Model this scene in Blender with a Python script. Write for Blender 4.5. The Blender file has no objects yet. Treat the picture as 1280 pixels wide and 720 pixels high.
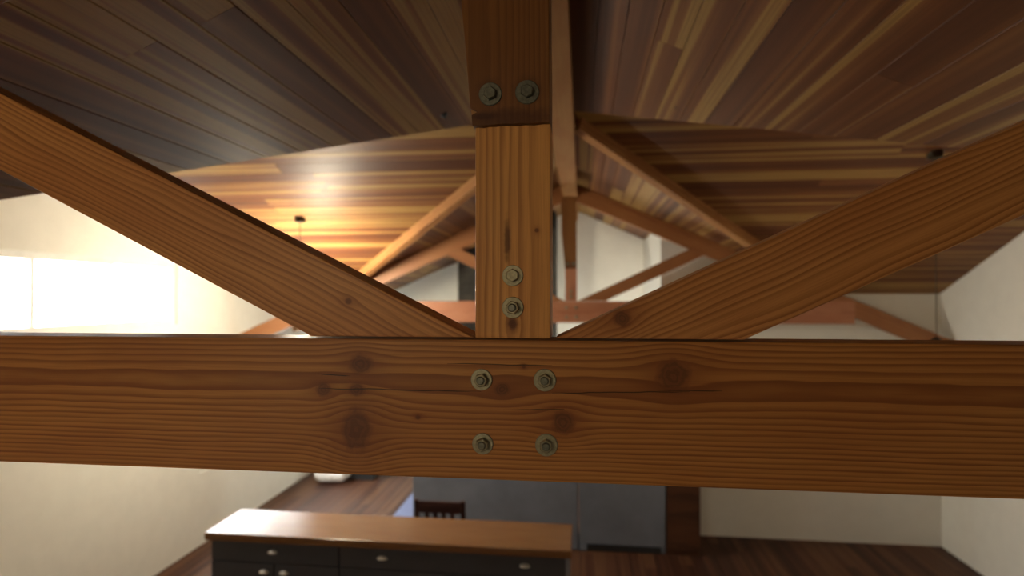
import bpy, bmesh, math, random
from mathutils import Vector, Matrix
random.seed(7)
SC = bpy.context.scene
COL = SC.collection

# ------------------------------------------------------------------ camera
F_PX = 740.0                                   # focal length in pixels of the 1280x720 frame
CAM = Vector((0.138, 0.0, 2.95))               # standing just right of the ridge line, at tie-beam height
YAW, PITCH, ROLL = math.atan(87.0 / F_PX), math.radians(0.62), math.radians(0.0)
cam_d = bpy.data.cameras.new('camera')
cam_d.sensor_width = 36.0
cam_d.lens = 36.0 * F_PX / 1280.0
cam_d.clip_start = 0.05
cam_d.dof.use_dof = True
cam_d.dof.focus_distance = 1.10
cam_d.dof.aperture_fstop = 2.3
cam = bpy.data.objects.new('camera', cam_d)
COL.objects.link(cam)
cam.matrix_world = (Matrix.Translation(CAM) @ Matrix.Rotation(YAW, 4, 'Z')
                    @ Matrix.Rotation(math.pi / 2 + PITCH, 4, 'X') @ Matrix.Rotation(ROLL, 4, 'Z'))
SC.camera = cam

# ------------------------------------------------------------------ world, exposure
SC.view_settings.view_transform = 'Standard'
SC.view_settings.look = 'None'
SC.view_settings.gamma = 1.0
SC.view_settings.use_curve_mapping = False
SC.view_settings.exposure = 0.0
world = bpy.data.worlds.new('overcast_sky')
SC.world = world
world.use_nodes = True
_bg = world.node_tree.nodes['Background']
_bg.inputs['Color'].default_value = (0.97, 0.98, 1.0, 1.0)
_bg.inputs['Strength'].default_value = 18.0
SC.cycles.max_bounces = 10
SC.cycles.diffuse_bounces = 6
SC.cycles.transparent_max_bounces = 12
SC.cycles.sample_clamp_indirect = 6.0


def portal(name, loc, rot, sx, sy):
    """Sampling aid over a window opening: gives no light of its own, only guides the sky's."""
    d = bpy.data.lights.new(name, 'AREA')
    d.shape = 'RECTANGLE'
    d.size, d.size_y = sx, sy
    d.cycles.is_portal = True
    o = bpy.data.objects.new(name, d)
    COL.objects.link(o)
    o.location, o.rotation_euler = loc, rot
    return o


# ------------------------------------------------------------------ dimensions (metres; ridge at X = 0, camera at Y = 0)
ZR = 2.95 + 1.37           # ceiling apex
PIT = 0.44                 # roof pitch
DA = 4.40                  # Y of the crossing ridge
WX = 4.32                  # side walls
YB, YF = 9.60, -4.5        # far wall, wall behind the camera
ZRIDGE = 2.95 + 1.18       # underside of ridge beam
Y1 = 1.09                  # face of the near truss
Y2 = 7.20                  # face of the far truss
TH = 0.09                  # timber thickness


def roof(x, y):
    return ZR - PIT * min(abs(x), abs(y - DA))


def ray(px, py):
    v = Vector(((px - 640.0) / F_PX, (360.0 - py) / F_PX, -1.0))
    return (cam.matrix_world.to_3x3() @ v)


def at_y(px, py, y):
    d = ray(px, py)
    return CAM + d * ((y - CAM.y) / d.y)


def at_z(px, py, z):
    d = ray(px, py)
    return CAM + d * ((z - CAM.z) / d.z)


# ------------------------------------------------------------------ material helpers
class NT:
    def __init__(self, name):
        self.m = bpy.data.materials.new(name)
        self.m.use_nodes = True
        self.t = self.m.node_tree
        self.b = self.t.nodes['Principled BSDF']

    def n(self, typ, **kw):
        x = self.t.nodes.new(typ)
        for k, v in kw.items():
            setattr(x, k, v)
        return x

    def put(self, sock, v):
        if hasattr(v, 'is_linked') or isinstance(v, bpy.types.NodeSocket):
            self.t.links.new(v, sock)
        else:
            sock.default_value = v

    def m_(self, op, a, b=None, c=None):
        x = self.n('ShaderNodeMath', operation=op)
        self.put(x.inputs[0], a)
        if b is not None:
            self.put(x.inputs[1], b)
        if c is not None:
            self.put(x.inputs[2], c)
        return x.outputs[0]

    def add(self, a, b): return self.m_('ADD', a, b)
    def sub(self, a, b): return self.m_('SUBTRACT', a, b)
    def mul(self, a, b): return self.m_('MULTIPLY', a, b)

    def xyz(self, x, y, z):
        c = self.n('ShaderNodeCombineXYZ')
        for s, v in zip(c.inputs, (x, y, z)):
            self.put(s, v)
        return c.outputs[0]

    def noise(self, vec, scale=1.0, detail=2.0, rough=0.5):
        x = self.n('ShaderNodeTexNoise')
        self.put(x.inputs['Vector'], vec)
        x.inputs['Scale'].default_value = scale
        x.inputs['Detail'].default_value = detail
        x.inputs['Roughness'].default_value = rough
        return x.outputs['Fac']

    def step(self, v, lo, hi, out0=0.0, out1=1.0):
        x = self.n('ShaderNodeMapRange', interpolation_type='SMOOTHSTEP')
        self.put(x.inputs['Value'], v)
        for k, val in (('From Min', lo), ('From Max', hi), ('To Min', out0), ('To Max', out1)):
            self.put(x.inputs[k], val)
        return x.outputs['Result']

    def mix(self, f, a, b, mode='MIX'):
        x = self.n('ShaderNodeMix', data_type='RGBA', blend_type=mode)
        self.put(x.inputs[0], f)
        self.put(x.inputs[6], a if not isinstance(a, tuple) else (*a, 1.0)[:4])
        self.put(x.inputs[7], b if not isinstance(b, tuple) else (*b, 1.0)[:4])
        return x.outputs[2]

    def bump(self, h, strength, dist=0.001):
        x = self.n('ShaderNodeBump')
        x.inputs['Strength'].default_value = strength
        x.inputs['Distance'].default_value = dist
        self.put(x.inputs['Height'], h)
        self.t.links.new(x.outputs['Normal'], self.b.inputs['Normal'])

    def objco(self):
        s = self.n('ShaderNodeSeparateXYZ')
        self.t.links.new(self.n('ShaderNodeTexCoord').outputs['Object'], s.inputs[0])
        return s.outputs


def plain(name, col, rough=0.6, metal=0.0, var=0.06, scale=6.0, coat=0.0):
    w = NT(name)
    x, y, z = w.objco()
    n = w.noise(w.xyz(x, y, z), scale, 4.0, 0.6)
    k = w.step(n, 0.3, 0.7, 1.0 - var, 1.0 + var)
    c = w.n('ShaderNodeVectorMath', operation='SCALE')
    c.inputs[0].default_value = col
    w.put(c.inputs['Scale'], k)
    w.t.links.new(c.outputs[0], w.b.inputs['Base Color'])
    w.b.inputs['Roughness'].default_value = rough
    w.b.inputs['Metallic'].default_value = metal
    w.b.inputs['Coat Weight'].default_value = coat
    return w.m


def timber(name, light, dark, spacing=0.010, pith=(0.02, 0.0), knots=(), checks=(), stains=(), rough=0.5,
           coat=0.06, spec=0.3, wav=0.03, knot_col=(0.085, 0.027, 0.010), rnd=False, dens=1.0):
    """Sawn fir: growth rings round a pith that runs along local X, bending round knots; checks = thin drying cracks."""
    w = NT(name)
    x, y, z = w.objco()
    if rnd:
        r = w.n('ShaderNodeObjectInfo').outputs['Random']
        x = w.add(x, w.mul(r, 31.0))
        zr = w.mul(w.sub(r, 0.5), 0.12)
    else:
        zr = 0.0
    n1 = w.noise(w.xyz(w.mul(x, 1.6), w.mul(y, 5.0), w.mul(z, 7.0)), 1.0, 2.0)
    zz = w.add(w.add(z, zr), w.mul(w.sub(n1, 0.5), wav))
    halo, kmask, krad = 0.0, 0.0, 0.0
    wob = w.mul(w.sub(w.noise(w.xyz(x, y, z), 70.0, 3.0), 0.5), 0.7)
    for (kx, kz, rx, rz) in knots:
        dx, dz = w.sub(x, kx), w.sub(z, kz)
        ex, ez = w.mul(dx, 1.0 / (2.2 * rx)), w.mul(dz, 1.0 / (1.6 * rz))
        q = w.add(w.mul(ex, ex), w.mul(ez, ez))
        g = w.m_('EXPONENT', w.mul(q, -1.0))
        zz = w.sub(zz, w.mul(w.mul(dz, g), 0.8))
        halo = w.m_('MAXIMUM', halo, g) if halo is not None else g
        fx, fz = w.mul(dx, 1.0 / rx), w.mul(dz, 1.0 / rz)
        d = w.add(w.m_('SQRT', w.add(w.mul(fx, fx), w.mul(fz, fz))), wob)
        mk = w.step(d, 0.55, 1.25, 1.0, 0.0)
        kmask = w.m_('MAXIMUM', kmask, mk)
        krad = w.add(krad, w.mul(d, mk))
    dy, dzz = w.sub(y, pith[0]), w.sub(zz, pith[1])
    rad = w.m_('SQRT', w.add(w.mul(dy, dy), w.mul(dzz, dzz)))
    rad = w.add(rad, w.mul(w.sub(w.noise(w.xyz(w.mul(x, 5.0), w.mul(y, 30.0), w.mul(z, 30.0)), 1.0, 2.0), 0.5), spacing * 0.7))
    v = w.mul(rad, 1.0 / spacing)
    wn = w.n('ShaderNodeTexWhiteNoise', noise_dimensions='1D')
    w.put(wn.inputs['W'], w.m_('FLOOR', v))
    fr = w.m_('FRACT', v)
    up = w.step(fr, 0.25, 0.86)
    dn = w.step(fr, 0.90, 1.0, 1.0, 0.0)
    ring = w.mul(w.mul(up, dn), w.add(w.mul(wn.outputs['Value'], 0.45), 0.55))
    fib = w.noise(w.xyz(w.mul(x, 9.0), w.mul(y, 420.0), w.mul(z, 420.0)), 1.0, 2.0)
    big = w.noise(w.xyz(w.mul(x, 2.2), w.mul(y, 9.0), w.mul(z, 9.0)), 1.0, 2.0)
    base = w.mix(w.mul(w.step(big, 0.35, 0.7), 0.45), tuple(light), (light[0] * 0.72, light[1] * 0.55, light[2] * 0.5))
    c = w.mix(w.mul(ring, 0.9 * dens), base, tuple(dark))
    c = w.mix(w.mul(w.step(fib, 0.35, 0.75), 0.28), c, tuple(dark))
    if knots:
        c = w.mix(w.mul(halo, 0.6), c, (dark[0] * 0.9, dark[1] * 0.75, dark[2] * 0.8))
        kr = w.m_('SINE', w.mul(krad, 16.0))
        kc = w.mix(w.step(kr, -0.6, 0.8), tuple(knot_col), (knot_col[0] * 1.6, knot_col[1] * 1.6, knot_col[2] * 1.6))
        c = w.mix(w.mul(kmask, 0.75), c, kc)
    for (sx, sz, rx, rz, amt) in stains:
        fx, fz = w.mul(w.sub(x, sx), 1.0 / rx), w.mul(w.sub(z, sz), 1.0 / rz)
        d = w.add(w.m_('SQRT', w.add(w.mul(fx, fx), w.mul(fz, fz))), wob)
        c = w.mix(w.mul(w.step(d, 0.3, 1.2, 1.0, 0.0), amt), c, (0.05, 0.012, 0.005))
    crack = 0.0
    for (xa, xb, zc, slope, wd) in checks:
        wv = w.mul(w.sub(w.noise(w.xyz(w.mul(x, 14.0), 0.0, zc * 91.0), 1.0, 2.0), 0.5), 0.006)
        dd = w.m_('ABSOLUTE', w.sub(w.sub(w.sub(z, zc), w.mul(w.sub(x, xa), slope)), wv))
        mid, half = (xa + xb) / 2, (xb - xa) / 2
        tap = w.step(w.m_('ABSOLUTE', w.sub(x, mid)), half * 0.6, half, wd, wd * 0.15)
        inside = w.m_('LESS_THAN', w.m_('ABSOLUTE', w.sub(x, mid)), half)
        mk = w.mul(w.step(w.sub(dd, tap), 0.0, 0.0006, 1.0, 0.0), inside)
        crack = w.m_('MAXIMUM', crack, mk)
    if checks:
        c = w.mix(w.mul(crack, 0.85), c, (0.02, 0.008, 0.003))
    w.t.links.new(c, w.b.inputs['Base Color'])
    w.b.inputs['Roughness'].default_value = rough
    w.b.inputs['Coat Weight'].default_value = coat
    w.b.inputs['Coat Roughness'].default_value = 0.3
    w.b.inputs['Specular IOR Level'].default_value = spec
    h = w.sub(w.mul(fib, 0.5), w.mul(ring, 0.35))
    if checks:
        h = w.sub(h, w.mul(crack, 2.0))
    w.bump(h, 0.35, 0.0012)
    return w.m


def board(name, cols, rough=0.5, coat=0.0, freq=17.0, spec=0.22):
    """Varnished tongue-and-groove board, grain along local X, a pale sapwood streak down some; 'tone' differs per board."""
    w = NT(name)
    x, y, z = w.objco()
    at = w.n('ShaderNodeAttribute', attribute_type='OBJECT', attribute_name='tone')
    t = at.outputs['Fac']
    n = w.noise(w.xyz(w.add(w.mul(x, 0.18), w.mul(t, 60.0)), w.mul(y, freq), w.mul(t, 40.0)), 1.0, 1.5)
    pick = w.add(w.mul(n, 0.75), w.mul(w.sub(t, 0.5), 0.26))
    r = w.n('ShaderNodeValToRGB')
    w.put(r.inputs['Fac'], pick)
    e = r.color_ramp.elements
    pos = (0.22, 0.33, 0.41, 0.445)
    e[0].position, e[0].color = pos[0], (*cols[0], 1)
    e[1].position, e[1].color = pos[3], (*cols[3], 1)
    for p, c in ((pos[1], cols[1]), (pos[2], cols[2])):
        q = e.new(p)
        q.color = (*c, 1)
    g = w.noise(w.xyz(w.add(w.mul(x, 1.5), w.mul(t, 90.0)), w.mul(y, 120.0), w.mul(z, 120.0)), 1.0, 3.0)
    c = w.mix(w.mul(w.step(g, 0.4, 0.7), 0.35), r.outputs[0], tuple(v * 0.6 for v in cols[1]))
    kn = w.n('ShaderNodeTexVoronoi')
    w.put(kn.inputs['Vector'], w.xyz(w.add(w.mul(x, 1.3), w.mul(t, 70.0)), w.mul(y, 5.0), 0.0))
    kn.inputs['Scale'].default_value = 1.0
    c = w.mix(w.step(kn.outputs['Distance'], 0.02, 0.07, 0.8, 0.0), c, (0.05, 0.018, 0.008))
    w.t.links.new(c, w.b.inputs['Base Color'])
    w.b.inputs['Roughness'].default_value = rough
    w.b.inputs['Coat Weight'].default_value = coat
    w.b.inputs['Specular IOR Level'].default_value = spec
    w.bump(g, 0.15, 0.0008)
    return w.m


def glass_mat(name):
    w = NT(name)
    t = w.n('ShaderNodeBsdfTransparent')
    t.inputs[0].default_value = (0.95, 0.97, 0.96, 1)
    g = w.n('ShaderNodeBsdfGlossy')
    g.inputs['Roughness'].default_value = 0.02
    lw = w.n('ShaderNodeLayerWeight')
    lw.inputs['Blend'].default_value = 0.5
    fr = w.add(w.mul(w.m_('POWER', lw.outputs['Facing'], 5.0), 0.9), 0.04)
    mx = w.n('ShaderNodeMixShader')
    w.t.links.new(fr, mx.inputs[0])
    w.t.links.new(t.outputs[0], mx.inputs[1])
    w.t.links.new(g.outputs[0], mx.inputs[2])
    w.t.links.new(mx.outputs[0], w.t.nodes['Material Output'].inputs['Surface'])
    return w.m


# ------------------------------------------------------------------ mesh helpers
def link(o, parent=None):
    COL.objects.link(o)
    if parent is not None:
        o.parent = parent
    return o


def mesh_obj(name, bm, mat, parent=None, mw=None, bevel=0.0, smooth=False):
    """bm in local coordinates; mw = world matrix (parents are axis-aligned empties or meshes, undone here)."""
    bmesh.ops.recalc_face_normals(bm, faces=bm.faces)
    me = bpy.data.meshes.new(name)
    bm.to_mesh(me)
    bm.free()
    if smooth:
        for p in me.polygons:
            p.use_smooth = True
    me.materials.append(mat)
    o = link(bpy.data.objects.new(name, me), parent)
    mw = mw or Matrix.Identity(4)
    o.matrix_basis = (world_of(parent).inverted() @ mw) if parent is not None else mw
    if bevel:
        b = o.modifiers.new('bevel', 'BEVEL')
        b.width, b.segments, b.limit_method = bevel, 2, 'ANGLE'
    return o


def world_of(o):
    m = o.matrix_basis.copy()
    while o.parent is not None:
        o = o.parent
        m = o.matrix_basis @ m
    return m


def empty(name, loc, label, cat, group=None):
    o = link(bpy.data.objects.new(name, None))
    o.empty_display_size = 0.1
    o.matrix_basis = Matrix.Translation(loc)
    return tag(o, label, cat, group)


def tag(o, label=None, cat=None, group=None, kind=None):
    for k, v in (('label', label), ('category', cat), ('group', group), ('kind', kind)):
        if v:
            o[k] = v
    return o


def box(bm, x0, x1, y0, y1, z0, z1):
    v = [bm.verts.new(p) for p in ((x0, y0, z0), (x1, y0, z0), (x1, y1, z0), (x0, y1, z0),
                                   (x0, y0, z1), (x1, y0, z1), (x1, y1, z1), (x0, y1, z1))]
    for f in ((0, 3, 2, 1), (4, 5, 6, 7), (0, 1, 5, 4), (1, 2, 6, 5), (2, 3, 7, 6), (3, 0, 4, 7)):
        bm.faces.new([v[i] for i in f])
    return v


def boxes(*bs):
    bm = bmesh.new()
    for b in bs:
        box(bm, *b)
    return bm


def prism_xz(poly, y0, y1):
    """polygon of (x, z) swept along y"""
    bm = bmesh.new()
    a = [bm.verts.new((p[0], y0, p[1])) for p in poly]
    b = [bm.verts.new((p[0], y1, p[1])) for p in poly]
    bm.faces.new(a)
    bm.faces.new(b[::-1])
    n = len(poly)
    for i in range(n):
        bm.faces.new((a[i], a[(i + 1) % n], b[(i + 1) % n], b[i]))
    return bm


def frame(o, ex, ey, ez):
    m = Matrix((ex, ey, ez)).transposed().to_4x4()
    return Matrix.Translation(o) @ m


def lathe(bm, prof, seg=28, axis='Y', c=(0, 0, 0), close=True):
    """prof: list of (radius, height along axis)"""
    rings = []
    for r, h in prof:
        ring = []
        for i in range(seg):
            a = 2 * math.pi * i / seg
            p = {'Y': (c[0] + r * math.cos(a), c[1] + h, c[2] + r * math.sin(a)),
                 'Z': (c[0] + r * math.cos(a), c[1] + r * math.sin(a), c[2] + h)}[axis]
            ring.append(bm.verts.new(p))
        rings.append(ring)
    for a, b in zip(rings[:-1], rings[1:]):
        for i in range(seg):
            bm.faces.new((a[i], a[(i + 1) % seg], b[(i + 1) % seg], b[i]))
    if close:
        bm.faces.new(rings[0][::-1])
        bm.faces.new(rings[-1])


# ------------------------------------------------------------------ materials of the setting
M_white = plain('white_plaster', (0.80, 0.79, 0.72), 0.85, var=0.02)
M_greywall = plain('cool_grey_plaster', (0.70, 0.69, 0.64), 0.85, var=0.02)
M_deck = plain('roof_deck', (0.16, 0.08, 0.035), 0.8)
CEIL = ((0.092, 0.031, 0.012), (0.147, 0.052, 0.018), (0.205, 0.086, 0.028), (0.325, 0.188, 0.058))
M_ceil = board('fir_ceiling_board', CEIL)
M_floor = board('floor_board', ((0.04, 0.015, 0.009), (0.064, 0.024, 0.013), (0.088, 0.035, 0.018), (0.11, 0.05, 0.024)), 0.55, 0.05)
M_frame = plain('white_window_paint', (0.75, 0.74, 0.70), 0.5)
M_glass = glass_mat('window_glass')
M_trim = timber('fir_trim', (0.40, 0.20, 0.07), (0.18, 0.065, 0.022), rnd=True, rough=0.65, coat=0.0, spec=0.15)
M_beam = timber('fir_beam', (0.34, 0.18, 0.07), (0.18, 0.075, 0.026), rnd=True, dens=0.7, rough=0.7, coat=0.0, spec=0.12)

# ------------------------------------------------------------------ ceiling facets with their boards
PW = 0.128


def facet(P, ex, ey, ez, u_max, a0, a1, seglen, label, u_start=0.0, dark_to=0.0, t_lo=0.0, t_hi=1.0):
    """P(a, u, h): point at distance a along the boards, u across in plan from the ridge, h above the soffit."""
    bm = bmesh.new()
    us = (0.0, u_max)
    poly = [(a0(us[0]), us[0]), (a1(us[0]), us[0]), (a1(us[1]), us[1]), (a0(us[1]), us[1])]
    lo = [bm.verts.new(P(a, u, 0.021)) for a, u in poly]
    hi = [bm.verts.new(P(a, u, 0.12)) for a, u in poly]
    bm.faces.new(lo)
    bm.faces.new(hi[::-1])
    for i in range(4):
        bm.faces.new((lo[i], lo[(i + 1) % 4], hi[(i + 1) % 4], hi[i]))
    root = tag(mesh_obj('ceiling', bm, M_deck), label, None, None, 'structure')
    u = u_start
    while u < u_max - 0.02:
        v = min(u + PW, u_max)
        s0, s1 = min(a0(u), a0(v)), max(a1(u), a1(v))
        cuts, a = [], s0 + random.uniform(0.4, 1.0) * seglen
        while a < s1 - 0.7:
            cuts.append(a)
            a += random.uniform(0.7, 1.2) * seglen
        ends = [None] + cuts + [None]
        for q in range(len(ends) - 1):
            A = (lambda t, e=ends[q]: a0(t) if e is None else e + 0.001)
            B = (lambda t, e=ends[q + 1]: a1(t) if e is None else e - 0.001)
            if B((u + v) / 2) - A((u + v) / 2) < 0.03:
                continue
            g, c = 0.0008, 0.0028
            prof = ((u + g, 0.02), (u + g, c), (u + c, 0.0), (v - c, 0.0), (v - g, c), (v - g, 0.02))
            org = P(A((u + v) / 2), (u + v) / 2, 0.0)
            mw = frame(org, ex, ey, ez)
            inv = mw.inverted()
            pts = [inv @ P(A(t), t, h) for t, h in prof] + [inv @ P(B(t), t, h) for t, h in prof]
            b = bmesh.new()
            vs = [b.verts.new(p) for p in pts]
            for i in range(6):
                j = (i + 1) % 6
                b.faces.new((vs[i], vs[j], vs[6 + j], vs[6 + i]))
            b.faces.new(vs[:6])
            b.faces.new(vs[6:][::-1])
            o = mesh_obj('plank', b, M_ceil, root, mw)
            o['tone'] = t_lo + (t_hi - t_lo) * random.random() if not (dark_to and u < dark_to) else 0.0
        u = v
    return root


CS = 1.0 / math.sqrt(1 + PIT * PIT)
for s in (-1, 1):
    nrm = Vector((s * PIT * CS, 0, CS))
    ex = Vector((0, 1, 0))
    ez = nrm
    ey = ez.cross(ex)

    def P(a, u, h, s=s, nrm=nrm):
        return Vector((s * u, a, ZR - PIT * u)) + nrm * h
    side = 'on the gable window side' if s < 0 else 'on the blank gable wall side'
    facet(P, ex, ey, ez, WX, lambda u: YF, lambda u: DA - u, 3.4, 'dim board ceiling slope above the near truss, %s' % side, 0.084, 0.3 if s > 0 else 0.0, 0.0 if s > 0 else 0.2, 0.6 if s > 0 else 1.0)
    facet(P, ex, ey, ez, WX, lambda u: DA + u, lambda u: YB, 3.4, 'board ceiling slope above the far truss, %s' % side, 0.084)
for s in (-1, 1):
    for t in (-1, 1):
        nrm = Vector((0, t * PIT * CS, CS))
        ex = Vector((s, 0, 0))
        ez = nrm
        ey = ez.cross(ex)

        def P(a, u, h, s=s, t=t, nrm=nrm):
            return Vector((s * a, DA + t * u, ZR - PIT * u)) + nrm * h
        facet(P, ex, ey, ez, WX, lambda u: max(u, 0.084), lambda u: WX, 3.0, 'crossing ceiling slope whose boards run to the %s, nearer the %s truss' % ('gable window' if s < 0 else 'blank gable wall', 'far' if t > 0 else 'bolted near'))

# ------------------------------------------------------------------ floor
fl = tag(mesh_obj('floor', boxes((-WX - 0.1, WX + 0.1, YF - 0.1, YB + 0.1, -0.2, -0.018)), M_deck), 'dark reddish wooden plank floor', None, None, 'structure')
fw = 0.135
xx = -WX
while xx < WX - 0.01:
    x2 = min(xx + fw, WX)
    ya = YF
    cut = YF + random.uniform(2.0, 4.4)
    while ya < YB - 0.01:
        yb = min(cut, YB)
        if YB - yb < 0.6:
            yb = YB
        L = yb - ya
        bm = bmesh.new()
        hw, c, g = (x2 - xx) / 2, 0.003, 0.0006
        prof = ((-hw + g, -0.018), (-hw + g, -c), (-hw + c, 0), (hw - c, 0), (hw - g, -c), (hw - g, -0.018))
        vs = [bm.verts.new((0.0006, p, h)) for p, h in prof] + [bm.verts.new((L - 0.0006, p, h)) for p, h in prof]
        for i in range(6):
            j = (i + 1) % 6
            bm.faces.new((vs[i], vs[j], vs[6 + j], vs[6 + i]))
        bm.faces.new(vs[:6])
        bm.faces.new(vs[6:][::-1])
        o = mesh_obj('plank', bm, M_floor, fl, frame(Vector(((xx + x2) / 2, ya, 0)), Vector((0, 1, 0)), Vector((-1, 0, 0)), Vector((0, 0, 1))))
        o['tone'] = random.random()
        ya = yb
        cut = yb + random.uniform(3.0, 4.6)
    xx = x2


# ------------------------------------------------------------------ walls
def wall(name, along, t0, t1, a0, a1, top, holes, mat, label, extra=()):
    """along 'x' or 'y'; slab between t0 and t1 across; top(a) = height; holes = (a0, a1, z0, z1)"""
    br = sorted({a0, a1, *extra, *[h[0] for h in holes], *[h[1] for h in holes]})
    br = [b for b in br if a0 <= b <= a1]
    bm = bmesh.new()
    for p, q in zip(br[:-1], br[1:]):
        mid = (p + q) / 2
        hs = sorted([h for h in holes if h[0] < mid < h[1]], key=lambda h: h[2])
        z = 0.0 - 0.018
        segs = []
        for h in hs:
            segs.append((z, z, h[2], h[2]))
            z = h[3]
        segs.append((z, z, top(p + 1e-6), top(q - 1e-6)))
        for zl, zl2, zh, zh2 in segs:
            c = []
            for tt in (t0, t1):
                c += [(p, tt, zl), (q, tt, zl2), (q, tt, zh2), (p, tt, zh)]
            c = [((a, b_, z_) if along == 'x' else (b_, a, z_)) for a, b_, z_ in c]
            v = [bm.verts.new(k) for k in c]
            for f in ((0, 1, 2, 3), (7, 6, 5, 4), (0, 4, 5, 1), (1, 5, 6, 2), (2, 6, 7, 3), (3, 7, 4, 0)):
                bm.faces.new([v[i] for i in f])
    return tag(mesh_obj(name, bm, mat), label, None, None, 'structure')


GW = (DA - 0.9, DA + 1.7, 2.62, 3.30)        # high window in the left gable
BW = (6.5, 9.4, 0.85, 2.20)                  # side window of the far bay
RW = (-3.4, -2.7, 1.3, 2.2)                   # window behind the camera
ext = (DA - WX, DA, DA + WX)
wall('wall_left', 'y', -WX - 0.14, -WX, YF, YB, lambda a: roof(WX, a) + 0.03, [GW, BW], M_white, 'white plastered gable wall pierced by windows', ext)
wall('wall_right', 'y', WX, WX + 0.14, YF, YB, lambda a: roof(WX, a) + 0.03, [], M_white, 'plain white plastered gable wall', ext)
wall('wall_far', 'x', YB, YB + 0.14, -WX - 0.14, WX + 0.14, lambda a: roof(a, YB) + 0.03, [], M_white, 'pale plastered far end wall beyond the far truss', (0,))
wall('wall_rear', 'x', YF - 0.14, YF, -WX - 0.14, WX + 0.14, lambda a: roof(a, YF) + 0.03, [RW], M_white, 'plastered end wall with a small window', (0,))
XJ = at_y(826, 330, 7.5).x                     # corner of the walled-off room at the far right
wall('wall_partition', 'x', 7.5, 7.6, XJ, WX, lambda a: roof(a, 7.55) + 0.025, [], M_greywall, 'pale plastered wall of the closed-off room behind the far truss', (DA - 7.55, 7.55 - DA))
wall('wall_return', 'y', XJ, XJ + 0.1, 7.6, YB, lambda a: ZR - PIT * (XJ + 0.1) + 0.025, [], M_white, 'white plastered side wall of the closed-off room facing the far bay')


def window(name, along, t, hole, nx, nz, label, thick=0.14, inward=1):
    """frame bars, mullions and one pane of glass for each light"""
    a0, a1, z0, z1 = hole
    tm = t

    def put(bm_boxes):
        return boxes(*[((p, q, tm - d, tm + d, r, s_) if along == 'x' else (tm - d, tm + d, p, q, r, s_)) for p, q, r, s_, d in bm_boxes])
    f = 0.06
    root = tag(mesh_obj(name, put([(a0, a1, z0, z0 + f, .045), (a0, a1, z1 - f, z1, .045), (a0, a0 + f, z0 + f, z1 - f, .045), (a1 - f, a1, z0 + f, z1 - f, .045)]), M_frame), label, None, None, 'structure')
    A = [a0 + f + (a1 - a0 - 2 * f) * i / nx for i in range(nx + 1)]
    Z = [z0 + f + (z1 - z0 - 2 * f) * i / nz for i in range(nz + 1)]
    for i in range(1, nx):
        mesh_obj('mullion', put([(A[i] - .02, A[i] + .02, z0 + f, z1 - f, .03)]), M_frame, root)
    for j in range(1, nz):
        mesh_obj('glazing_bar', put([(a0 + f, a1 - f, Z[j] - .015, Z[j] + .015, .025)]), M_frame, root)
    for i in range(nx):
        for j in range(nz):
            mesh_obj('pane', put([(A[i] + .018, A[i + 1] - .018, Z[j] + .01, Z[j + 1] - .01, .003)]), M_glass, root)
    return root


window('window_1', 'y', -WX - 0.07, GW, 3, 1, 'wide white-framed window high in the gable wall')
window('window_2', 'y', -WX - 0.07, BW, 3, 1, 'three-part white-framed window lighting the far bay')
window('window_3', 'x', YF - 0.07, RW, 1, 1, 'small white-framed window in the end wall')
for nm, h in (('portal_gable', GW), ('portal_bay', BW)):
    portal(nm, (-WX - 0.16, (h[0] + h[1]) / 2, (h[2] + h[3]) / 2), (0, -math.pi / 2, 0), h[3] - h[2], h[1] - h[0])
portal('portal_rear', ((RW[0] + RW[1]) / 2, YF - 0.16, (RW[2] + RW[3]) / 2), (math.pi / 2, 0, 0), RW[1] - RW[0], RW[3] - RW[2])
tag(mesh_obj('ground', boxes((-40, 40, -40, 40, -0.5, -0.3)), plain('pale_gravel', (0.45, 0.44, 0.40), 0.9)), 'pale gravel ground outside the house', None, None, 'structure')

# ------------------------------------------------------------------ ridge beam and valley beams
rb = mesh_obj('ridge_beam', boxes((0, YB - YF, -0.085, 0.085, 0, ZR - ZRIDGE - 0.02)), M_beam, None,
              frame(Vector((0, YF, ZRIDGE)), Vector((0, 1, 0)), Vector((-1, 0, 0)), Vector((0, 0, 1))), 0.003)
tag(rb, 'long square-edged fir ridge beam running along the ceiling apex', 'beam')
for s, side in ((-1, 'window side'), (1, 'closed-off room side')):
    d = Vector((s, 1, -PIT)).normalized()
    up = Vector((0, 0, 1))
    ey = up.cross(d).normalized()
    ez = d.cross(ey)
    L = (4.22) / (1 / math.sqrt(2 + PIT * PIT))
    o = mesh_obj('valley_beam', boxes((0.16, L, -0.045, 0.045, -0.085, 0.03)), M_trim, None, frame(Vector((0, DA, ZR)), d, ey, ez), 0.003)
    tag(o, 'fir valley beam where crossing ceilings meet, ' + ('falling towards the bright gable window' if s < 0 else 'falling towards the blank gable wall'), 'beam')

# ------------------------------------------------------------------ trusses
ORI = Vector((0, Y1 + TH / 2, 2.6))


def W(px, py):
    return at_y(px, py, Y1)


tz0, tz1 = W(640, 600).z, W(640, 425).z        # tie beam underside and top
PX0, PX1 = W(594, 400).x, W(688, 400).x        # king post sides
zm = (tz0 + tz1) / 2
POST_Z0 = tz1 + 0.003
HEAD_Z = W(640, 158).z


def tk(px, py, rx, ry):                        # a knot on the tie beam, sizes in pixels of the near face
    p = W(px, py)
    k = Y1 / F_PX
    return (p.x, p.z - zm, rx * k * 1.2, ry * k * 1.2)


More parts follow.
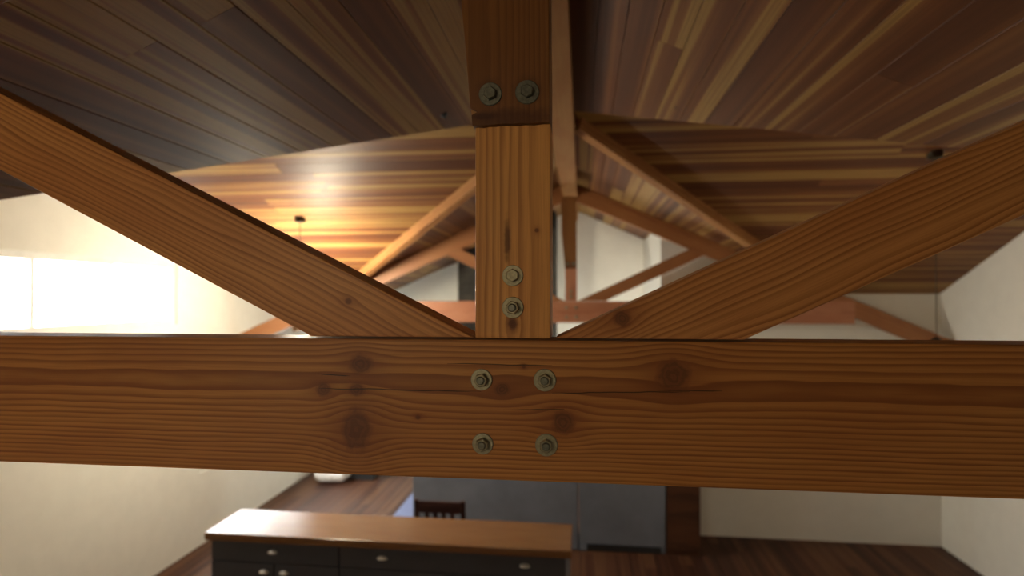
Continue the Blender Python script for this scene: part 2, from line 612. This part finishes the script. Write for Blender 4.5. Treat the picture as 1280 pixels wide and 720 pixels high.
knots = [tk(452, 455, 13, 11), tk(406, 487, 9, 8), tk(446, 537, 17, 24), tk(447, 487, 9, 8), tk(628, 486, 9, 7), tk(704, 528, 12, 13), tk(841, 469, 17, 16), tk(523, 521, 3, 2.5), tk(655, 458, 2, 2)]
k1 = Y1 / F_PX
checks = [(W(402, 0).x, W(602, 0).x, W(500, 487).z - zm, 0.0, 0.0008), (W(690, 0).x, W(860, 0).x, W(690, 491).z - zm, 0.03, 0.0007),
          (W(560, 0).x, W(690, 0).x, W(600, 455).z - zm, 0.0, 0.0006), (W(400, 0).x, W(440, 0).x, W(420, 467).z - zm, -0.05, 0.0008),
          (W(820, 0).x, W(900, 0).x, W(850, 488).z - zm, 0.0, 0.0007), (W(640, 0).x, W(705, 0).x, W(660, 512).z - zm, 0.02, 0.0006)]
FL, FD = (0.47, 0.215, 0.055), (0.19, 0.062, 0.015)
M_tie = timber('tie_beam_fir', FL, FD, 0.0082, (0.005, W(640, 482).z - zm), knots, checks, wav=0.015)
zp = POST_Z0
pmid = (PX0 + PX1) / 2


def pk(px, py, rx, ry):
    p = W(px, py)
    return (p.z - zp, p.x - pmid, ry * k1, rx * k1)


M_post = timber('king_post_fir', (0.66, 0.335, 0.095), (0.28, 0.105, 0.028), 0.0095, (0.16, 0.075), [pk(641, 406, 6, 7), pk(671, 288, 3, 3)],
                [], [(*pk(634, 300, 5, 34), 0.75), (*pk(641, 404, 9, 14), 0.5)], wav=0.012, dens=0.8)
M_head = timber('king_post_head_fir', (0.215, 0.095, 0.026), (0.11, 0.038, 0.010), 0.008, (0.12, -0.06), [], [],
                [(W(640, 150).z - zp, W(640, 150).x - pmid, 0.022, 0.11, 0.7), (W(612, 148).z - zp, W(606, 148).x - pmid, 0.008, 0.03, 0.8),
                 (W(613, 118).z - zp, W(613, 118).x - pmid, 0.03, 0.03, 0.5), (W(659, 116).z - zp, W(659, 116).x - pmid, 0.03, 0.03, 0.5)],
                wav=0.01, dens=0.7)
M_chord = timber('chord_fir', (0.36, 0.16, 0.06), (0.18, 0.06, 0.02), rnd=True)
M_chip = plain('fresh_split_wood', (0.42, 0.22, 0.08), 0.7)
M_galv = plain('zinc_plated_steel', (0.29, 0.28, 0.195), 0.42, 0.85, 0.18, 160.0)
M_galv_d = plain('dull_zinc_steel', (0.16, 0.17, 0.14), 0.42, 0.85, 0.2, 160.0)

truss = empty('roof_truss', ORI, 'sharp amber fir roof truss with bolted king post in front of the crossing ceiling', 'roof truss')
mesh_obj('tie_beam', boxes((-3.25, 3.25, -TH / 2 - 0.004, TH / 2 + 0.004, tz0 - zm, tz1 - zm)), M_tie, truss, frame(Vector((0, ORI.y, zm)), Vector((1, 0, 0)), Vector((0, 1, 0)), Vector((0, 0, 1))), 0.0025)
# king post: local x up, local z to the right, local y towards the camera
PF = frame(Vector((pmid, ORI.y, zp)), Vector((0, 0, 1)), Vector((0, -1, 0)), Vector((1, 0, 0)))


def pl(px, py):
    p = W(px, py)
    return (p.z - zp, p.x - pmid)


hw = (PX1 - PX0) / 2
mesh_obj('king_post', prism_xz([(0, -hw), (HEAD_Z - zp + 0.004, -hw), (HEAD_Z - zp + 0.004, hw), (0, hw)], -TH / 2, TH / 2), M_post, truss, PF, 0.002)
head = [pl(592, 160), pl(598, 159.6), pl(605, 160.3), pl(611, 158.8), pl(620, 158.6), pl(632, 157.2), pl(645, 157.8), pl(656, 156.4), pl(668, 156.8), pl(678, 155.2), pl(687.5, 155)]
top_l, top_r = pl(566, -120), pl(686, -120)
ztop = ZRIDGE - zp - 0.001
head += [top_r, (ztop, top_r[1]), (ztop, top_l[1]), top_l, pl(577.5, 0), pl(584, 70), pl(589, 133), pl(589.6, 138.5), pl(593.5, 140), pl(598.5, 142.5), pl(594, 144.6), pl(591, 146.5)]
ho = mesh_obj('king_post_head', prism_xz(head, -TH / 2, TH / 2 + 0.014), M_head, truss, PF, 0.0012)
tag(ho, 'darker proud upper post with a ragged torn lower edge')
chip = [pl(589.5, 138.3), pl(593.5, 140), pl(599, 142.5), pl(594, 144.8), pl(590.8, 146.8)]
mesh_obj('splinter', prism_xz(chip, 0.0, TH / 2 + 0.007), M_chip, truss, PF)

# struts
SL = {-1: 0.500, 1: 0.470}
for s in (-1, 1):
    tip = W(591.5, 424) if s < 0 else W(694, 424)
    sl = SL[s]
    ca = 1 / math.sqrt(1 + sl * sl)
    ex = Vector((s * ca, 0, sl * ca))
    ez = Vector((-s * sl * ca, 0, ca))
    ey = ez.cross(ex)
    org = Vector((tip.x, ORI.y, tz1 + 0.004))
    dep = 0.142
    # far end cut to the underside of the top chord: z = zc - PIT * |x|
    zc = ZR - 0.003 - 0.19 / CS - 0.002

    def reach(off):                             # length along the strut at which its edge (off below the top edge) meets the chord
        q = org + ez * off
        return (zc - PIT * abs(q.x) - q.z) / (ex.z + PIT * abs(ex.x))
    poly = [(0, 0), (dep / sl, -dep), (reach(-dep), -dep), (reach(0.0), 0)]

    def sk(px, py, rx, rz):
        p = W(px, py) - org
        return (p.dot(ex), p.dot(ez), rx * k1, rz * k1)
    if s < 0:
        kn = [sk(435.5, 376.5, 5, 4.5)]
        pith = (0.045, -0.085)
    else:
        kn = [sk(778, 398, 11, 11)]
        pith = (-0.06, -0.10)
    mt = timber('strut_fir', (0.56, 0.265, 0.082), (0.23, 0.082, 0.024), 0.0105, pith, kn, [], wav=0.07, dens=0.9)
    mesh_obj('strut', prism_xz(poly, -TH / 2, TH / 2), mt, truss, frame(org, ex, ey, ez), 0.002)
# top chords
for s in (-1, 1):
    ca = CS
    ex = Vector((s * ca, 0, -PIT * ca))
    ez = Vector((s * PIT * ca, 0, ca))
    ey = ez.cross(ex)
    dpt = 0.19
    org = Vector((s * 0.087, ORI.y, ZR - PIT * 0.087 - 0.003))
    mesh_obj('top_chord', prism_xz([(0, 0), (WX / ca - 0.12, 0), (WX / ca - 0.12, -dpt), (-dpt * PIT, -dpt)], -TH / 2, TH / 2), M_chord, truss, frame(org, ex, ey, ez), 0.002)


# bolts: threaded end or hex head over a washer
def hexagon(bm, r, y0, y1, rot):
    a = [bm.verts.new((r * math.cos(rot + i * math.pi / 3), y0, r * math.sin(rot + i * math.pi / 3))) for i in range(6)]
    m = [bm.verts.new((r * math.cos(rot + i * math.pi / 3), y1 + 0.0022, r * math.sin(rot + i * math.pi / 3))) for i in range(6)]
    b = [bm.verts.new((r * .86 * math.cos(rot + i * math.pi / 3), y1, r * .86 * math.sin(rot + i * math.pi / 3))) for i in range(6)]
    bm.faces.new(a)
    bm.faces.new(b[::-1])
    for i in range(6):
        j = (i + 1) % 6
        bm.faces.new((a[i], a[j], m[j], m[i]))
        bm.faces.new((m[i], m[j], b[j], b[i]))


def washer_bm(r):
    bm = bmesh.new()
    lathe(bm, [(r, 0.0), (r, -0.0022), (r - 0.0009, -0.0031), (r * 0.42, -0.0031), (r * 0.42, -0.001)], 36)
    return bm


def thread_bm(r, L):
    bm = bmesh.new()
    pr = [(r, -0.002)]
    y = -0.004
    while y > -L + 0.002:
        pr += [(r, y), (r * 0.87, y - 0.0009)]
        y -= 0.0018
    pr += [(r * 0.9, -L + 0.0012), (r * 0.75, -L)]
    lathe(bm, pr, 18)
    return bm


BOLTS = [(613, 118, 14.5, 'head'), (659, 115.5, 15, 'head'), (641, 344.5, 13.3, 'head'), (641, 384.5, 13.6, 'end'),
         (602, 474.5, 13.6, 'end'), (681, 475, 14, 'end'), (603.5, 554.5, 13.4, 'end'), (683, 556, 14, 'end')]
for i, (px, py, rp, kind) in enumerate(BOLTS):
    yf = Y1 - 0.014 if i < 2 else (Y1 if i < 4 else Y1 - 0.004)
    p = at_y(px, py, yf)
    mw = Matrix.Translation(p)
    r = rp * k1
    mt = M_galv_d if i < 2 else M_galv
    rot = random.uniform(0, 1)
    if kind == 'head':
        bm = bmesh.new()
        hexagon(bm, 0.0125, -0.003, -0.0125, rot)
        b = mesh_obj('bolt', bm, mt, truss, mw)
        mesh_obj('washer', washer_bm(r), mt, b, mw)
    else:
        b = mesh_obj('bolt', thread_bm(0.0078, 0.018), M_galv_d, truss, mw)
        mesh_obj('washer', washer_bm(r), mt, b, mw)
        bm = bmesh.new()
        hexagon(bm, 0.0128, -0.003, -0.0135, rot)
        mesh_obj('nut', bm, mt, b, mw)


def copy_tree(o, parent=None):
    c = o.copy()
    COL.objects.link(c)
    c.parent = parent
    for ch in list(o.children):
        copy_tree(ch, c)
    return c


M_tie2 = timber('far_tie_fir', (0.44, 0.19, 0.10), (0.24, 0.085, 0.04), rnd=False, dens=0.6)
t2 = copy_tree(truss)
t2.matrix_basis = Matrix.Translation(Vector((0, Y2 + TH / 2, 2.6)))
t2['label'] = 'distant blurred fir roof truss under the far end of the ridge beam'
M_post2 = timber('far_post_fir', (0.44, 0.20, 0.11), (0.24, 0.085, 0.04), dens=0.6)
for ch in t2.children:
    n = ch.name.split('.')[0]
    if n in ('tie_beam', 'king_post'):
        ch.data = ch.data.copy()
        ch.data.materials[0] = M_tie2 if n == 'tie_beam' else M_post2
    if n == 'strut':
        ch.data = ch.data.copy()
        ch.data.materials[0] = M_chord

# added globe pendant lamps, put in to warm the timbers and ceiling
M_brass = plain('dark_bronze', (0.06, 0.045, 0.03), 0.4, 0.8)


def globe_mat(strength, col):
    w = NT('lit_opal_globe')
    w.b.inputs['Base Color'].default_value = (0.9, 0.85, 0.75, 1)
    w.b.inputs['Emission Color'].default_value = (*col, 1)
    w.b.inputs['Emission Strength'].default_value = strength
    return w.m


def pendant(x, y, z, strength, label, r=0.11, col=(1.0, 0.74, 0.45), dome=False):
    e = empty('added_pendant_lamp', (x, y, z), label, 'lamp', 'added opal globe pendants')
    bm = bmesh.new()
    bmesh.ops.create_uvsphere(bm, u_segments=32, v_segments=20, radius=r)
    mesh_obj('globe', bm, globe_mat(strength, col), e, Matrix.Translation((x, y, z)), 0, True)
    bm = bmesh.new()
    lathe(bm, [(0.045, r - 0.012), (0.045, r + 0.02), (0.02, r + 0.05), (0.008, r + 0.055)], 24, 'Z')
    mesh_obj('cap', bm, M_brass, e, Matrix.Translation((x, y, z)))
    if dome:  # dome added to keep the globe's light off the ceiling
        bm = bmesh.new()
        lathe(bm, [(r + 0.05, 0.015), (r + 0.045, 0.06), (r + 0.015, r), (0.046, r + 0.03)], 40, 'Z', (0, 0, 0), False)
        so = mesh_obj('shade', bm, M_brass, e, Matrix.Translation((x, y, z)), 0, True)
        sm = so.modifiers.new('solid', 'SOLIDIFY')
        sm.thickness = 0.002
    top = roof(x, y)
    bm = bmesh.new()
    lathe(bm, [(0.004, r + 0.05), (0.004, top - z - 0.01)], 10, 'Z')
    mesh_obj('cord', bm, M_brass, e, Matrix.Translation((x, y, z)))
    bm = bmesh.new()
    lathe(bm, [(0.02, top - z - 0.05), (0.055, top - z - 0.035), (0.055, top - z + 0.02)], 24, 'Z')
    mesh_obj('canopy', bm, M_brass, e, Matrix.Translation((x, y, z)))


pendant(-1.3, -1.5, 3.36, 165.0, 'added lit opal globe pendant under a dark metal dome before the near truss', dome=True)  # added to light the near truss from the front
pendant(-2.72, 5.75, 2.98, 430.0, 'added lit opal globe pendant hanging by the gable window', 0.11, (1.0, 0.88, 0.66))  # added for the warm glare on the boards by the gable
pendant(2.9, 5.0, 2.45, 45.0, 'added lit opal globe pendant hanging low by the blank gable wall')  # added to lift the dim crossing slope on this side
LX, LY, LZ = 0.45, 7.85, 1.52  # added lamp, put in to brighten the far bay wall
e = empty('added_floor_lamp', (LX, LY, 0), 'added lit floor lamp with an opal globe beside the closed-off room', 'lamp')
bm = bmesh.new()
bmesh.ops.create_uvsphere(bm, u_segments=32, v_segments=20, radius=0.11)
mesh_obj('globe', bm, globe_mat(195.0, (1.0, 0.93, 0.79)), e, Matrix.Translation((LX, LY, LZ)), 0, True)
bm = bmesh.new()
lathe(bm, [(0.012, 0.03), (0.012, LZ - 0.13), (0.04, LZ - 0.12), (0.04, LZ - 0.095)], 20, 'Z', (LX, LY, 0))
mesh_obj('pole', bm, M_brass, e)
bm = bmesh.new()
lathe(bm, [(0.15, 0.0), (0.15, 0.018), (0.02, 0.03)], 36, 'Z', (LX, LY, 0))
mesh_obj('base', bm, M_brass, e)

# small dark fitting on the near ceiling slope
d = ray(555, 143)
tq = (ZR - CAM.z + PIT * CAM.x) / (d.z - PIT * d.x)
p = CAM + d * tq
bm = bmesh.new()
lathe(bm, [(0.022, 0.004), (0.022, -0.006), (0.014, -0.014), (0.006, -0.016), (0.006, -0.03), (0.003, -0.032)], 20, 'Z')
ez = Vector((-PIT * CS, 0, CS))
ex = Vector((0, 1, 0))
o = mesh_obj('ceiling_fitting', bm, plain('dark_blue_grey_metal', (0.05, 0.06, 0.075), 0.4, 0.6), None, frame(p, ex, ez.cross(ex), ez))
tag(o, 'small dark blue-grey fitting on the dim board ceiling', 'ceiling fitting')

# ------------------------------------------------------------------ things on the floor
# chimney breast in the far bay
c0, c1 = at_y(572, 350, 8.85).x, at_y(695, 330, 8.85).x
M_chim = plain('sooty_dark_stone', (0.035, 0.030, 0.022), 0.8, var=0.3, scale=9.0)
M_mort = plain('dark_mortar', (0.02, 0.018, 0.014), 0.9)
ch = empty('chimney_breast', ((c0 + c1) / 2, 9.2, 0), 'dark stone chimney breast against the pale far wall', 'chimney')
mesh_obj('core', prism_xz([(c0 + .012, 0), (c1 - .012, 0), (c1 - .012, ZR - PIT * abs(c1) - 0.01 if c1 < 0 else ZR - PIT * abs(c1)), (c0 + .012, ZR - PIT * abs(c0) - 0.01)], 8.862, YB - 0.003), M_mort, ch)
z = 0.0
row = 0
while z < ZR - PIT * abs(c1) - 0.12:
    h = random.choice((0.14, 0.18, 0.22))
    x = c0
    while x < c1 - 0.02:
        wv = random.uniform(0.22, 0.42)
        if c1 - (x + wv) < 0.14:
            wv = c1 - x
        lim = ZR - PIT * max(abs(x), abs(x + wv)) - 0.02
        if z + h < lim:
            dx = random.uniform(0, 0.012)
            bm = boxes((x + .005, x + wv - .005, 8.85 - dx, 9.0, z + .005, z + h - .005))
            mesh_obj('stone', bm, M_chim, ch, None, 0.008)
        x += wv
    z += h

# kitchen island
M_top = timber('island_top_fir', (0.225, 0.108, 0.034), (0.13, 0.054, 0.017), 0.03, (0.3, 0.0), [(at_z(553, 659, 0.93).x, 0.2, 0.03, 0.02)], rough=0.27, coat=0.0, spec=0.6, dens=0.5)
M_isl = plain('charcoal_paint', (0.055, 0.053, 0.056), 0.5)
M_isl_lit = plain('island_lit_edge_grey', (0.22, 0.22, 0.24), 0.5)  # paler grey stands for light on the island's end corner
M_nick = plain('brushed_nickel', (0.80, 0.78, 0.70), 0.5, 0.8)
ZT = 0.93
iy0, iy1 = at_z(640, 685, ZT).y, at_z(640, 651.5, ZT).y
ix1 = at_z(715, 670, ZT).x
ix0 = ix1 - 3.1
wt = mesh_obj('worktop', boxes((ix0, ix1, iy0, iy1, ZT - 0.065, ZT)), M_top, None, None, 0.006)
tag(wt, 'thick varnished wooden worktop on the charcoal island', 'worktop')


def cup_pull(parent, x, y, z):
    bm = bmesh.new()
    n, k = 10, 6
    grid = []
    for i in range(n + 1):
        a = math.pi * i / n
        r_ = []
        for j in range(k + 1):
            b = (math.pi / 2) * j / k
            r_.append(bm.verts.new((0.045 * math.cos(a), -0.026 * math.sin(a) * math.sin(b) - 0.001, 0.028 * math.sin(a) * math.cos(b))))
        grid.append(r_)
    for i in range(n):
        for j in range(k):
            try:
                bm.faces.new((grid[i][j], grid[i + 1][j], grid[i + 1][j + 1], grid[i][j + 1]))
            except ValueError:
                pass
    bmesh.ops.remove_doubles(bm, verts=bm.verts, dist=1e-5)
    o = mesh_obj('cup_pull', bm, M_nick, parent, Matrix.Translation((x, y, z)), 0, True)
    s_ = o.modifiers.new('solid', 'SOLIDIFY')
    s_.thickness = 0.002
    return o


def cabinet(name, x0, x1, y0, y1, zt, label, pulls, mat, cat='cabinet'):
    e = empty(name, ((x0 + x1) / 2, (y0 + y1) / 2, 0), label, cat)
    mesh_obj('body', boxes((x0, x1, y0 + 0.02, y1, 0.09, zt)), mat, e, None, 0.002)
    mesh_obj('plinth', boxes((x0 + .02, x1 - .02, y0 + 0.07, y1 - .02, 0.0, 0.0895)), mat, e)
    dr = mesh_obj('drawer', boxes((x0 + .004, x1 - .004, y0, y0 + 0.0195, zt - 0.185, zt - 0.012)), mat, e, None, 0.003)
    for px_ in pulls:
        cup_pull(dr, px_, y0, zt - 0.10)
    n = 2
    for i in range(n):
        a, b = x0 + (x1 - x0) * i / n, x0 + (x1 - x0) * (i + 1) / n
        d_ = mesh_obj('door', boxes((a + .004, b - .004, y0, y0 + 0.0195, 0.10, zt - 0.193)), mat, e, None, 0.003)
        cup_pull(d_, (b - .09 if i == 0 else a + .09), y0, zt - 0.27)
    return e


cy0, cy1 = iy0 + 0.05, iy1 - 0.03
zk = ZT - 0.0655
kx = [at_y(478, 693, cy0).x, at_y(656, 704, cy0).x]
cx1 = at_y(707, 710, cy0).x
xm = at_y(424, 700, cy0).x
cabinet('island_cabinet', xm, cx1, cy0, cy1, zk, 'wide charcoal island cabinet whose drawer has two cup pulls', kx, M_isl)
cabinet('island_cabinet', ix0 + .03, xm - .003, cy0, cy1, zk, 'narrow charcoal island cabinet whose drawer has one cup pull', [(ix0 + xm) / 2], M_isl)
o = mesh_obj('end_panel', boxes((cx1 + .001, cx1 + 0.03, cy0 - .005, cy1, 0, zk)), M_isl_lit, None, None, 0.002)
tag(o, 'end panel closing the charcoal island, its lit edge put into a paler grey', 'panel')

# grey tall units behind the island
gy = at_z(760, 690.5, 0.0).y
g0, gm, g1 = at_y(516, 640, gy).x, at_y(723, 650, gy).x, at_y(832, 650, gy).x
M_grey = plain('grey_satin_laminate', (0.135, 0.148, 0.178), 0.5, var=0.12, scale=2.5)
M_dark = plain('black_recess', (0.012, 0.011, 0.011), 0.6)
gb = gy + 0.55
e = empty('tall_cabinet', ((g0 + gm) / 2, gy, 0), 'wide flat-fronted grey cabinet behind the island and dark chair', 'cabinet')
mesh_obj('body', boxes((g0, gm - .006, gy + .02, gb, 0.005, 1.86)), M_grey, e, None, 0.003)
mesh_obj('front_panel', boxes((g0 + .003, gm - .01, gy, gy + .0195, 0.02, 1.857)), M_grey, e, None, 0.003)
e = empty('tall_cabinet', ((g1 + gm) / 2, gy, 0), 'narrower grey cabinet with a black slot at its foot', 'cabinet')
mesh_obj('body', boxes((gm + .006, g1, gy + .02, gb, 0.005, 1.86)), M_grey, e, None, 0.003)
mesh_obj('front_panel', boxes((gm + .01, g1 - .003, gy, gy + .0195, 0.085, 1.857)), M_grey, e, None, 0.003)
mesh_obj('toe_slot', boxes((gm + .10, g1 - .05, gy + .008, gy + .0195, 0.008, 0.08)), M_dark, e)
mesh_obj('foot_rail', boxes((gm + .01, gm + .095, gy + .002, gy + .0195, 0.006, 0.08)), M_grey, e, None, 0.002)

# dark wooden cupboard to the right of the grey units
M_wal = timber('dark_walnut', (0.085, 0.034, 0.016), (0.035, 0.014, 0.008), 0.018, (0.1, 0.0), rnd=True, rough=0.45)
w0, w1 = g1 + 0.012, at_y(876, 650, gy).x
e = empty('wooden_cupboard', ((w0 + w1) / 2, gy, 0), 'dark brown wooden cupboard beside the grey cabinets', 'cupboard')
mesh_obj('body', boxes((w0, w1, gy + .02, gb, 0.0, 1.9)), M_wal, e, None, 0.003)
dd = mesh_obj('door', boxes((w0 + .004, w1 - .004, gy, gy + .0195, 0.06, 1.88)), M_wal, e, None, 0.003)
bm = bmesh.new()
lathe(bm, [(0.008, 0), (0.008, -0.012), (0.017, -0.02), (0.014, -0.03), (0.004, -0.033)], 16)
mesh_obj('knob', bm, M_nick, dd, Matrix.Translation((w0 + .04, gy, 1.0)), 0, True)

# chair
M_chair = timber('dark_chair_wood', (0.055, 0.018, 0.011), (0.026, 0.009, 0.006), 0.012, (0.05, 0.0), rnd=True, rough=0.4)
CH = 0.97
yc = at_z(548, 626, CH).y
q0, q1 = at_y(517.5, 635, yc).x, at_y(581, 635, yc).x
e = empty('dining_chair', ((q0 + q1) / 2, yc + 0.2, 0), 'dark brown slat-backed wooden chair between the island and grey cabinet', 'chair')
for xa in (q0, q1 - 0.042):
    bm = bmesh.new()
    pts = [(0.10, 0.0), (0.055, 0.45), (0.0, CH)]
    vs = []
    for yo, z_ in pts:
        vs.append([bm.verts.new((xa + dx, yc + yo + dy, z_)) for dx, dy in ((0, 0), (.042, 0), (.042, .035), (0, .035))])
    for a, b in zip(vs[:-1], vs[1:]):
        for i in range(4):
            bm.faces.new((a[i], a[(i + 1) % 4], b[(i + 1) % 4], b[i]))
    bm.faces.new(vs[0][::-1])
    bm.faces.new(vs[-1])
    mesh_obj('leg', bm, M_chair, e, None, 0.003)
for xa in (q0 + .005, q1 - 0.045):
    mesh_obj('leg', boxes((xa, xa + .04, yc + .44, yc + .48, 0, 0.43)), M_chair, e, None, 0.003)
mesh_obj('seat', boxes((q0 - .005, q1 + .005, yc + .06, yc + .50, 0.4305, 0.465)), M_chair, e, None, 0.008)
mesh_obj('top_rail', boxes((q0 + .0425, q1 - .0425, yc + .004, yc + .028, CH - 0.125, CH - 0.012)), M_chair, e, None, 0.004)
mesh_obj('lower_rail', boxes((q0 + .0425, q1 - .0425, yc + .05, yc + .072, 0.53, 0.57)), M_chair, e, None, 0.003)
n = 4
for i in range(n):
    xc = q0 + .0425 + (q1 - q0 - .085) * (i + 1) / (n + 1)
    bm = bmesh.new()
    a = [bm.verts.new((xc + dx, yc + .052 + dy, 0.5705)) for dx, dy in ((-.02, 0), (.02, 0), (.02, .015), (-.02, .015))]
    b = [bm.verts.new((xc + dx, yc + .008 + dy, CH - 0.1255)) for dx, dy in ((-.02, 0), (.02, 0), (.02, .015), (-.02, .015))]
    for k in range(4):
        bm.faces.new((a[k], a[(k + 1) % 4], b[(k + 1) % 4], b[k]))
    bm.faces.new(a[::-1])
    bm.faces.new(b)
    mesh_obj('slat', bm, M_chair, e)
for xa in (q0 + .012, q1 - .035):
    mesh_obj('stretcher', boxes((xa, xa + .022, yc + .115, yc + .4395, 0.2, 0.235)), M_chair, e)

# pale blue rug behind the grey cabinet
rx0 = at_z(497, 638, 0.012).x
o = mesh_obj('rug', boxes((rx0, rx0 + 1.5, 7.62, 8.75, 0.0, 0.012)), plain('pale_blue_wool', (0.15, 0.18, 0.31), 0.95, var=0.12, scale=40), None, None, 0.004)
tag(o, 'pale blue rug lying on the wooden floor beyond the grey cabinet', 'rug')

# low black bench against the far wall
by = at_z(447, 600, 0.0).y
b0, b1 = at_y(427, 598, by).x, at_y(467, 598, by).x
e = empty('storage_bench', ((b0 + b1) / 2, by, 0), 'low black storage bench near the far wall', 'bench')
mesh_obj('body', boxes((b0, b1, by, min(by + 0.3, YB - .02), 0.0, 0.30)), M_dark, e, None, 0.004)
mesh_obj('lid', boxes((b0 - .008, b1 + .008, by - .01, min(by + 0.305, YB - .015), 0.3005, 0.33)), M_dark, e, None, 0.004)

# white cushion on the floor
bp = at_z(408, 607, 0.0)
bm = bmesh.new()
bmesh.ops.create_uvsphere(bm, u_segments=28, v_segments=16, radius=1.0)
for v in bm.verts:
    x, y, z = v.co
    k = 1 + 0.10 * math.sin(3 * x + 1) * math.cos(4 * y) + 0.06 * math.sin(7 * x + 5 * y)
    sg = lambda t: math.copysign(abs(t) ** 0.7, t)
    v.co = (0.27 * sg(x) * k, 0.24 * sg(y) * k, 0.125 + 0.125 * sg(z) * (k if z > 0 else 1))
o = mesh_obj('floor_cushion', bm, plain('white_cotton', (0.82, 0.80, 0.76), 0.9), None, Matrix.Translation((bp.x, bp.y + 0.26, 0.0)), 0, True)
tag(o, 'plump white cushion lying on the wooden floor near the low black storage bench', 'cushion')
